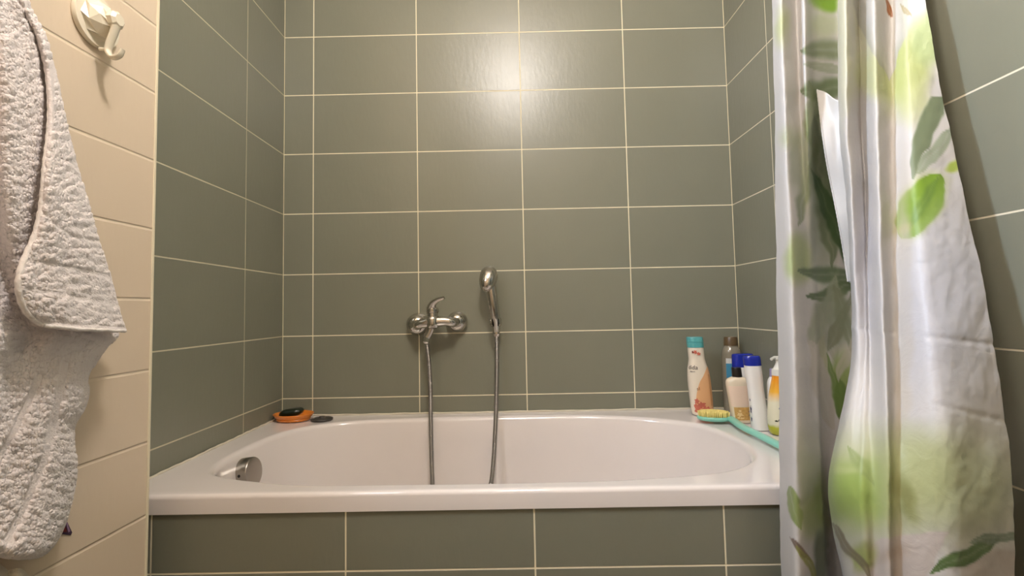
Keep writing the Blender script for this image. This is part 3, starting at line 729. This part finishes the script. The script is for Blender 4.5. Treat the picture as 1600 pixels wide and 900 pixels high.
FRONT = [
 ('b', 1350, 30, 0, 22, 100, (232, 234, 190), .7, .6), ('b', 1318, 60, 0, 14, 160, (236, 236, 196), .7, .6), ('b', 1416, 110, .2, 46, 78, (206, 216, 142), .6, .95), ('b', 1450, 60, .2, 30, 50, (206, 222, 160), .5, .9), ('b', 1368, 118, 0, 34, 46, (226, 230, 176), .6, .8), ('b', 1430, 160, 0, 30, 44, (222, 228, 170), .8, .7),
 ('P', 1380, 40, 0, 34, 84, (226, 222, 214), .1, 1), ('l', 1386, 12, 1.2, 16, 5, (166, 104, 58), .3, 1), ('l', 1415, 18, 1.0, 14, 4, (166, 150, 100), .4, .7),
 ('C', 0, 0, 0, 0, 0, (136, 150, 114), .3, .95), ('l', 1462, 236, 2.25, 50, 12, (168, 180, 150), .3, .85), ('b', 1492, 258, .6, 10, 16, (190, 210, 90), .5, 1),
 ('b', 1439, 322, -1.05, 66, 36, (196, 212, 120), .55, .95), ('l', 1439, 322, -1.02, 62, 34, (134, 176, 38), .22, 1), ('l', 1444, 316, -1.05, 44, 12, (106, 150, 36), .8, .8), ('b', 1412, 356, -.6, 20, 10, (206, 200, 90), .9, .7),
 ('b', 1412, 480, 0, 18, 260, (224, 214, 196), .6, .7), ('b', 1480, 470, 0, 110, 200, (222, 226, 242), .9, .6), ('b', 1350, 420, 0, 34, 170, (228, 226, 234), .8, .5),  # beige fold shade and bluish cast of cool light, painted into the cloth colour
 ('b', 1360, 760, 0, 140, 105, (196, 208, 146), .75, .85), ('b', 1330, 770, 0, 70, 62, (166, 196, 92), .8, .75), ('b', 1500, 760, 0, 120, 110, (208, 218, 172), .8, .8), ('b', 1440, 740, 0, 70, 80, (196, 202, 140), .8, .6),
 ('b', 1416, 780, 1.2, 46, 18, (152, 154, 92), .8, .7), ('l', 1345, 726, .9, 40, 14, (160, 178, 110), .6, .6), ('b', 1324, 735, 0, 30, 8, (210, 222, 160), .9, .6),
 ('W', 0, 0, 0, 0, 0, (228, 218, 210), .1, 1), ('b', 1395, 865, -.3, 40, 14, (208, 192, 176), .9, .7), ('l', 1508, 868, -.42, 62, 15, (112, 138, 84), .3, 1), ('l', 1560, 842, -.1, 52, 9, (150, 164, 140), .35, .9),
 ('b', 1345, 872, .3, 26, 30, (180, 192, 110), .6, .85), ('l', 1330, 860, .9, 56, 9, (140, 128, 100), .4, .8), ('b', 1322, 885, 0, 12, 22, (238, 234, 226), .4, .9),
]
LSEG = 6.6 / 14
verts = []; cols_ = []
for i, row in enumerate(cs):
    for j, (px, py, y) in enumerate(row):
        u = j / (NU - 1)
        p = aty(px, min(max(py, -2000), 2000), y)
        verts.append(p)
# hold the curtain to real heights: rows follow height, not only the sight line, so re-space the top and bottom
RODZ = 2.30
zs_top = verts[0].z
for i in range(NV):
    for j in range(NU):
        k = i * NU + j; px, py, y = cs[i][j]; p = verts[k]
        if py < -60:      # above the frame: straight up to the rod
            t = (-60 - py) / 840
            q0 = aty(px, -60, y); p = Vector((lerp(q0.x, aty(cs[0][j][0], -60, cs[0][j][2]).x * 1.0, t * .5), y, lerp(q0.z, RODZ, t)))
        if py > 900:
            t = (py - 900) / 280; q0 = aty(px, 900, y); p = Vector((q0.x - .01 * t, y, lerp(q0.z, .22, t)))
        u = j / (NU - 1)
        # fine creases and wrinkles in the sheet
        wv = .0026 * fbm(px / 70, py / 120, 3) + .0008 * fbm(px / 22 + 7, py / 34, 9, 3)
        crs = .0012 * math.exp(-((py - (520 + .12 * (px - 1400))) / 5) ** 2) + .0010 * math.exp(-((py - (636 + .25 * (px - 1480))) / 5) ** 2) * sst(1440, 1470, px)
        p = p + Vector((.15, -1, 0)) * (wv - crs * (1 if u > LSEG else .3))
        if p.x > XR - .006: p.x = XR - .006
        verts[k] = p
        # print, with some fold shade and cool light tint painted in
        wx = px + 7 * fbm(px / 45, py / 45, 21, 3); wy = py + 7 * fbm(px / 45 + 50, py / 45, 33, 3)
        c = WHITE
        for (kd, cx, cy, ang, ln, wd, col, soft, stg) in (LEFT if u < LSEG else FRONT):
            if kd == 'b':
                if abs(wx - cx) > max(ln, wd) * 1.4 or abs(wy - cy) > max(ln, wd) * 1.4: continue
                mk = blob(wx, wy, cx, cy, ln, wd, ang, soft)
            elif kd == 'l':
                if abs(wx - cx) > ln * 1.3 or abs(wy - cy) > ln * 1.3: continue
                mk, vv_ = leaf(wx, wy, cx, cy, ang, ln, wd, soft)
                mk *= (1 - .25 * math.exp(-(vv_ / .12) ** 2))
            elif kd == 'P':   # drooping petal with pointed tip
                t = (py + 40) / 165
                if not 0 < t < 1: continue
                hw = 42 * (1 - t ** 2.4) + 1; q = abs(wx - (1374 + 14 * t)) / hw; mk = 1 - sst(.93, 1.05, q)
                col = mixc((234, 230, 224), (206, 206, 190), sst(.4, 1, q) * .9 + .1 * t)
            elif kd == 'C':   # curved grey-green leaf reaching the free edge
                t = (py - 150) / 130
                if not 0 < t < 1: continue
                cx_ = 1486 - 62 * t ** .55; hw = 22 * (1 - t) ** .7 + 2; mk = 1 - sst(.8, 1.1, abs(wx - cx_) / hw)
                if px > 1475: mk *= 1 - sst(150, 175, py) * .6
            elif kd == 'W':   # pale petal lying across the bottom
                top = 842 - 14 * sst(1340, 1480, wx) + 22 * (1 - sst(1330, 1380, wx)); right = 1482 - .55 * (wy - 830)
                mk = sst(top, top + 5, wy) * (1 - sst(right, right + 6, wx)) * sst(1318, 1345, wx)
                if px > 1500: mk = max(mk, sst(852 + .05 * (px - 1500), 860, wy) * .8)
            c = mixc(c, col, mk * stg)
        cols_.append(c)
vs, fs = grid([[verts[i * NU + j] for j in range(NU)] for i in range(NV)])
me = bpy.data.meshes.new('shower_curtain'); me.from_pydata([tuple(v) for v in vs], [], fs); me.update()
for p in me.polygons: p.use_smooth = True
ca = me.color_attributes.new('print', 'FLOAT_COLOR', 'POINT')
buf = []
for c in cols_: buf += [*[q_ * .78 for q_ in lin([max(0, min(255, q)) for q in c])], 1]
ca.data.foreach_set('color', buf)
cur = bpy.data.objects.new('shower_curtain', me); COL.objects.link(cur)
so = cur.modifiers.new('thickness', 'SOLIDIFY'); so.thickness = .0008; so.offset = 0
m_cur = bpy.data.materials.new('printed_curtain'); m_cur.use_nodes = True; nt = m_cur.node_tree; bs = nt.nodes['Principled BSDF']
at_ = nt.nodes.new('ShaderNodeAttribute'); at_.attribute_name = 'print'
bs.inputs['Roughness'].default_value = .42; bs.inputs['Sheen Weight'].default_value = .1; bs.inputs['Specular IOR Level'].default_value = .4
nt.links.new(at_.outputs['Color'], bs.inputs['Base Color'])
tr = nt.nodes.new('ShaderNodeBsdfTranslucent'); nt.links.new(at_.outputs['Color'], tr.inputs['Color'])
ms = nt.nodes.new('ShaderNodeMixShader'); ms.inputs[0].default_value = .22
nt.links.new(bs.outputs[0], ms.inputs[1]); nt.links.new(tr.outputs[0], ms.inputs[2]); nt.links.new(ms.outputs[0], nt.nodes['Material Output'].inputs[0])
tc = nt.nodes.new('ShaderNodeTexCoord'); nz = nt.nodes.new('ShaderNodeTexNoise'); nz.inputs['Scale'].default_value = 45; nz.inputs['Detail'].default_value = 5; nz.inputs['Distortion'].default_value = 1.2
nt.links.new(tc.outputs['Object'], nz.inputs['Vector']); bp = nt.nodes.new('ShaderNodeBump'); bp.inputs['Strength'].default_value = .3; bp.inputs['Distance'].default_value = .003
nt.links.new(nz.outputs['Fac'], bp.inputs['Height']); nt.links.new(bp.outputs['Normal'], bs.inputs['Normal'])
me.materials.append(m_cur)
tag(cur, 'white shower curtain printed with green leaves, bunched by the right wall', 'shower curtain')
# the stitched free edge of the sheet, folded forward beside the front pleats
hf = [[(1277, 140, -.762), (1290, 144, -.768), (1303, 154, -.786), (1316, 158, -.796)], [(1284, 200, -.778), (1296, 202, -.784), (1306, 204, -.788), (1318, 206, -.798)],
      [(1293, 260, -.778), (1302, 262, -.784), (1311, 264, -.790), (1322, 266, -.80)], [(1305, 320, -.780), (1312, 322, -.786), (1318, 324, -.792), (1327, 326, -.802)],
      [(1316, 380, -.782), (1321, 382, -.788), (1326, 384, -.794), (1332, 386, -.804)], [(1325, 440, -.784), (1328, 442, -.790), (1331, 444, -.796), (1336, 446, -.806)]]
hfp = [[aty(a_, b_, c_ - .002 * math.sin(b_ / 17)) for a_, b_, c_ in r_] for r_ in sheet(hf, 24, 90)]
m_flap = mat('curtain_white', (196, 192, 188), .45, bump=(40, .3, .003))
hfl = obj('free_edge', *grid(hfp), m_flap, cur)
sm_ = hfl.modifiers.new('thickness', 'SOLIDIFY'); sm_.thickness = .0008
tube('edge_hem', [r_[0] for r_ in hfp], lambda i, n: .0013 + .0004 * (i % 2), m_flap, hfl, 6)

rod = tube('curtain_rod', [Vector((XL, -.79, RODZ + .010)), Vector((XR, -.79, RODZ + .010))], .0125, m_chrome, None, 20)
tag(rod, 'straight chrome curtain rod above the tub, over the upper edge of the picture', 'curtain rod')

# ------------------------------------------------------------------ towel
m_tow = bpy.data.materials.new('terry_cloth'); m_tow.use_nodes = True; nt = m_tow.node_tree; bs = nt.nodes['Principled BSDF']
bs.inputs['Base Color'].default_value = (*lin((232, 222, 218)), 1); bs.inputs['Roughness'].default_value = .95
bs.inputs['Sheen Weight'].default_value = .35; bs.inputs['Sheen Roughness'].default_value = .5; bs.inputs['Specular IOR Level'].default_value = .1
tc = nt.nodes.new('ShaderNodeTexCoord'); n1 = nt.nodes.new('ShaderNodeTexVoronoi'); n1.inputs['Scale'].default_value = 420
n2 = nt.nodes.new('ShaderNodeTexNoise'); n2.inputs['Scale'].default_value = 260; n2.inputs['Detail'].default_value = 4
nt.links.new(tc.outputs['Object'], n1.inputs['Vector']); nt.links.new(tc.outputs['Object'], n2.inputs['Vector'])
b1_ = nt.nodes.new('ShaderNodeBump'); b1_.inputs['Strength'].default_value = .4; b1_.inputs['Distance'].default_value = .0015; b1_.invert = True
nt.links.new(n1.outputs['Distance'], b1_.inputs['Height'])
b2_ = nt.nodes.new('ShaderNodeBump'); b2_.inputs['Strength'].default_value = .4; b2_.inputs['Distance'].default_value = .002
nt.links.new(n2.outputs['Fac'], b2_.inputs['Height']); nt.links.new(b1_.outputs['Normal'], b2_.inputs['Normal']); nt.links.new(b2_.outputs['Normal'], bs.inputs['Normal'])
WX = -.690
def seg_d(x, y, pts):
    best = 1e9
    for (x0, y0), (x1, y1) in zip(pts, pts[1:]):
        dx, dy = x1 - x0, y1 - y0; t = max(0, min(1, ((x - x0) * dx + (y - y0) * dy) / (dx * dx + dy * dy)))
        best = min(best, math.hypot(x - x0 - t * dx, y - y0 - t * dy))
    return best
def towel_mesh(name, rows, keys, nu, nv, bands, amp, seed, parent, zcap=None):
    g = sheet(rows, nu, nv, keys); P = []
    for i, r in enumerate(g):
        row = []
        for j, (px, py, off) in enumerate(r):
            p = atx(px, py, WX - .0 + off)
            bd = 1
            for (pts, wd) in bands: bd = min(bd, sst(wd * .6, wd * 1.3, seg_d(px, py, pts)))
            hum = .006 * fbm(px / 90, py / 140, seed, 3)
            ter = amp * (1.2 * abs(noise.noise(Vector((px / 4.6, py / 3.8, seed)))) + .5 * noise.noise(Vector((px / 2.6, py / 2.4, seed + 5))) + 1.1 * noise.noise(Vector((px / 13, py / 8, seed + 9))))
            d = hum + ter * (.04 + .96 * bd) - (.0030 if name == 'towel_body' else .0010) * (1 - bd)
            edge = min(j, nu - 1 - j, nv - 1 - i) / 6
            # push along a direction facing out of the wall and towards the room
            p = p + Vector((.80, -.45, 0)) * d * (min(1, .3 + edge))
            # woolly outline
            p.z += ter * .5
            if p.x < WX - .012: p.x = WX - .012
            row.append(p)
        P.append(row)
    o = obj(name, *grid(P), m_tow)
    so = o.modifiers.new('thickness', 'SOLIDIFY'); so.thickness = .004; so.offset = -1 if False else 0
    own(o, parent)
    return o, P
twr = thing('bath_towel', tuple(atx(-70, -330, -.69)), 'thick white terry towel hanging in folds on the beige wall', 'towel')
def trow(py, right, cols, offs, pys=None):
    xs = [-230, -130, -60, -20, 10, 35, 60] if cols is None else cols
    # scale the columns between far left and the right silhouette
    r = []
    for k, (t, of) in enumerate(zip((0, .25, .42, .55, .66, .77, .88, .96, 1), offs)):
        x = lerp(-230, right, t); r.append((x, py if pys is None else pys[k], of))
    return r
F1 = [.03, .07, .05, .085, .056, .080, .074, .070, .045]
F2 = [.03, .08, .05, .095, .060, .086, .080, .072, .040]
F3 = [.03, .08, .06, .085, .060, .075, .065, .055, .030]
F4 = [.03, .07, .06, .075, .066, .070, .070, .060, .036]
TR = [(-330, -40, [.02, .03, .04, .05, .045, .04, .035, .03, .02]), (-200, 0, F1), (-60, 24, F1), (0, 38, F1), (60, 62, F1), (130, 74, F2), (300, 84, F2), (440, 120, F3), (505, 165, F3), (522, 184, F3), (545, 165, F3), (568, 149, F4), (592, 138, F4),
      (618, 137, F4), (640, 130, F4), (664, 116, F4), (690, 114, F4), (725, 119, F4), (765, 116, F4), (800, 107, F4)]
trs = [trow(py, rt, None, of) for py, rt, of in TR]
keys = [t[0] for t in TR]
trs.append(trow(830, 96, None, F4, [812, 815, 818, 822, 828, 832, 834, 833, 830])); keys.append(835)
trs.append(trow(850, 84, None, F4, [828, 832, 835, 840, 850, 860, 862, 858, 850])); keys.append(862)
trs.append(trow(862, 72, None, [v * .9 for v in F4], [832, 836, 840, 846, 859, 870, 873, 870, 863])); keys.append(876)
bands_body = [([(60, 590), (30, 660), (0, 715), (-40, 800)], 8), ([(100, 570), (84, 650), (68, 720), (40, 790), (10, 845)], 8), ([(146, 560), (124, 640)], 3)]
tb, PB = towel_mesh('towel_body', trs, keys, 300, 760, bands_body, .0030, 3, twr)
# front flap
def frow(py, l, r, ol, om, orr, pl=None, pr=None, pm=None):
    pl = py if pl is None else pl; pr = py if pr is None else pr; pm = (pl + pr) / 2 if pm is None else pm
    return [(l, pl, ol), (lerp(l, r, .12), lerp(pl, pm, .3), ol + .004), (lerp(l, r, .4), pm, om), (lerp(l, r, .75), lerp(pm, pr, .6), lerp(om, orr, .4)), (r, pr, orr)]
FR = [(-300, frow(-300, -80, -30, .050, .055, .03)), (-120, frow(-120, 0, 18, .070, .070, .06)), (0, frow(0, 32, 43, .074, .074, .066)), (60, frow(60, 60, 70, .076, .076, .066)), (110, frow(110, 74, 85, .080, .080, .066)),
      (160, frow(160, 79, 95, .086, .085, .065)), (200, frow(200, 78, 104, .092, .090, .065)), (260, frow(260, 71, 119, .10, .097, .062)), (330, frow(330, 64, 138, .102, .10, .062)),
      (370, frow(370, 54, 150, .102, .10, .062)), (405, frow(405, 38, 162, .103, .102, .062)), (435, frow(435, 29, 172, .104, .104, .062)), (470, frow(470, 31, 183, .104, .106, .062, pl=464, pr=478)),
      (492, frow(492, 42, 190, .102, .106, .062, pl=490, pm=496, pr=502)), (510, frow(510, 62, 196, .100, .106, .062, pl=508, pm=514, pr=518))]
bands_flap = [([(75, 345), (110, 372), (152, 378)], 3), ([(45, 408), (100, 418), (165, 432)], 4), ([(40, 452), (100, 462), (176, 476)], 4), ([(30, 487), (62, 504), (120, 512), (197, 517)], 6), ([(79, 100), (79, 180), (70, 260), (64, 330), (54, 370), (38, 405), (29, 435), (31, 470), (50, 500)], 5)]
tf, PF = towel_mesh('towel_flap', [f[1] for f in FR], [f[0] for f in FR], 170, 460, bands_flap, .0030, 11, twr)
# hem cord along the flap's left edge and bottom
hem = [PF[i][0] for i in range(150, len(PF), 3)] + [PF[-1][j] for j in range(3, 170, 3)]
hem2 = []
for i, p in enumerate(hem):
    a = hem[max(0, i - 2):i + 3]; q = Vector((0, 0, 0))
    for v_ in a: q += v_
    hem2.append(q / len(a))
m_hem = mat('towel_hem', (240, 232, 226), .85, bump=(300, .6, .002))
o = tube('hem', hem2, lambda i, n: .0034 + .0004 * math.sin(i * 1.9), m_hem, None, 10, flat=.8); own(o, twr)

# ------------------------------------------------------------------ adhesive wall hook
m_hook = mat('ivory_hook_plastic', (240, 230, 208), .22, coat=.4)
hc_ = atx(147, 33, wallx(-.89)); hc_.x = wallx(hc_.y)
hk = thing('wall_hook', tuple(hc_), 'ivory plastic suction hook stuck on the beige tiles above the towel', 'hook')
outw = Vector((math.cos(TH), -math.sin(TH) * -1 * -1, 0)).normalized(); outw = Vector((math.cos(TH), -math.sin(TH), 0))
o = lathe('suction_disc', hc_ - outw * .0005, outw, [(0, .038), (.0015, .0410), (.005, .0415), (.008, .0400), (.0085, .032)], m_hook, None, 48); own(o, hk)
def facet(name, c, prof, n, m, root, ph=0):
    a = Vector((0, 0, 1)); b = outw.cross(a)
    rows = [[c + outw * t + (a * math.cos(q) + b * math.sin(q)) * r for q in [2 * PI * (k + (ph if i % 2 else 0)) / n for k in range(n)]] for i, (t, r) in enumerate(prof)]
    vs, fs = grid(rows, True, True, True)
    f2 = []
    for f in fs:
        if len(f) == 4: f2 += [(f[0], f[1], f[2]), (f[0], f[2], f[3])]
        else: f2.append(f)
    o = obj(name, vs, f2, m, None, smooth=False); own(o, root); return o
facet('faceted_dome', hc_, [(.006, .034), (.016, .0285), (.026, .019), (.031, .014)], 8, m_hook, hk, .5)
facet('hook_knob', hc_ , [(.024, .0105), (.029, .0135), (.038, .0135), (.042, .009)], 8, m_hook, hk, 0)
def kk(a, z): return hc_ + outw * a * 1.08 + Vector((0, 0, z * 1.18))
hkp = [kk(.034, -.006), kk(.029, -.020), kk(.0235, -.034), kk(.0225, -.043), kk(.029, -.0505), kk(.039, -.0485), kk(.044, -.040)]
o = tube('hook_peg', [kk(.023, -.040), kk(.014, -.039), kk(.010, -.0385)], .003, m_hook, None, 10); own(o, hk)
o = tube('hook_arm', cr(hkp, 10), lambda i, n: lerp(.0078, .0046, i / n), m_hook, None, 16, flat=.6, up=(1, 0, 0)); own(o, hk)

# the same kind of hook carries the towel, above the picture's edge
tp = atx(-72, -335, wallx(-1.1)); tp.x = wallx(tp.y)
hk2 = hk.copy(); COL.objects.link(hk2); hk2.location = (tp.x, tp.y, tp.z + .035)
hk2['label'] = 'second ivory plastic hook carrying the towel, above the upper edge of the picture'
for ch in list(hk.children):
    c_ = ch.copy(); COL.objects.link(c_); c_.parent = hk2

# ------------------------------------------------------------------ tiny butterfly-wing sticker
a = [atx(x, y, wallx(-.92) + .0008) for x, y in ((88, 834), (98, 812), (103, 812), (112, 832), (110, 836))]
a = [Vector((wallx(p.y) + .0012, p.y, p.z)) for p in a]; bck = [p - Vector((.0011, 0, 0)) for p in a]
n = len(a)
stk = obj('wall_sticker', a + bck, [tuple(range(n)), tuple(range(n, 2 * n))[::-1]] + [(i, (i + 1) % n, n + (i + 1) % n, n + i) for i in range(n)], mat('purple_print', (58, 36, 62), .4), smooth=False)
a2 = [Vector((wallx(p.y) + .0016, p.y, p.z)) for p in [atx(x, y, wallx(-.92)) for x, y in ((90, 832), (99, 818), (103, 831))]]
b2 = [p - Vector((.0004, 0, 0)) for p in a2]
obj('sticker_centre', a2 + b2, [(0, 1, 2), (5, 4, 3), (0, 1, 4, 3), (1, 2, 5, 4), (2, 0, 3, 5)], mat('dark_red_centre', (112, 30, 26), .4), stk, smooth=False)
a2 = [Vector((wallx(p.y) + .0016, p.y, p.z)) for p in [atx(x, y, wallx(-.92)) for x, y in ((101, 816), (103, 816), (108, 830), (105, 832))]]
b2 = [p - Vector((.0004, 0, 0)) for p in a2]
obj('sticker_streak', a2 + b2, [(0, 1, 2, 3), (7, 6, 5, 4), (0, 1, 5, 4), (1, 2, 6, 5), (2, 3, 7, 6), (3, 0, 4, 7)], mat('lilac_streak', (150, 120, 150), .4), stk, smooth=False)
tag(stk, 'tiny dark purple and red sticker on the beige tiles beside the towel bottom', 'sticker')

# ------------------------------------------------------------------ small cloth at the lower left
wc = [[(-160, 884, .03), (-110, 872, .05), (-60, 878, .045), (-15, 868, .06), (8, 882, .05), (28, 880, .058), (44, 893, .05), (56, 890, .055), (66, 903, .03)],
      [(-160, 930, .04), (-110, 925, .06), (-60, 925, .05), (-15, 920, .07), (8, 922, .055), (28, 922, .068), (44, 925, .055), (60, 925, .062), (72, 930, .03)],
      [(-160, 1060, .04), (-110, 1060, .06), (-60, 1060, .05), (-15, 1060, .07), (8, 1060, .055), (28, 1060, .068), (44, 1060, .055), (62, 1060, .062), (74, 1060, .03)]]
P = [[atx(a, b_, WX + c_) for a, b_, c_ in r] for r in sheet([[(a, b_ + 9, c_ - .012) for a, b_, c_ in r] for r in wc], 90, 60)]
o = obj('washcloth', *grid(P), mat('ivory_cloth', (214, 202, 182), .9, bump=(300, .6, .003)))
sm = o.modifiers.new('thickness', 'SOLIDIFY'); sm.thickness = .005; sm.offset = 0
tag(o, 'small ivory cloth hanging below the white towel at the lower left', 'cloth')
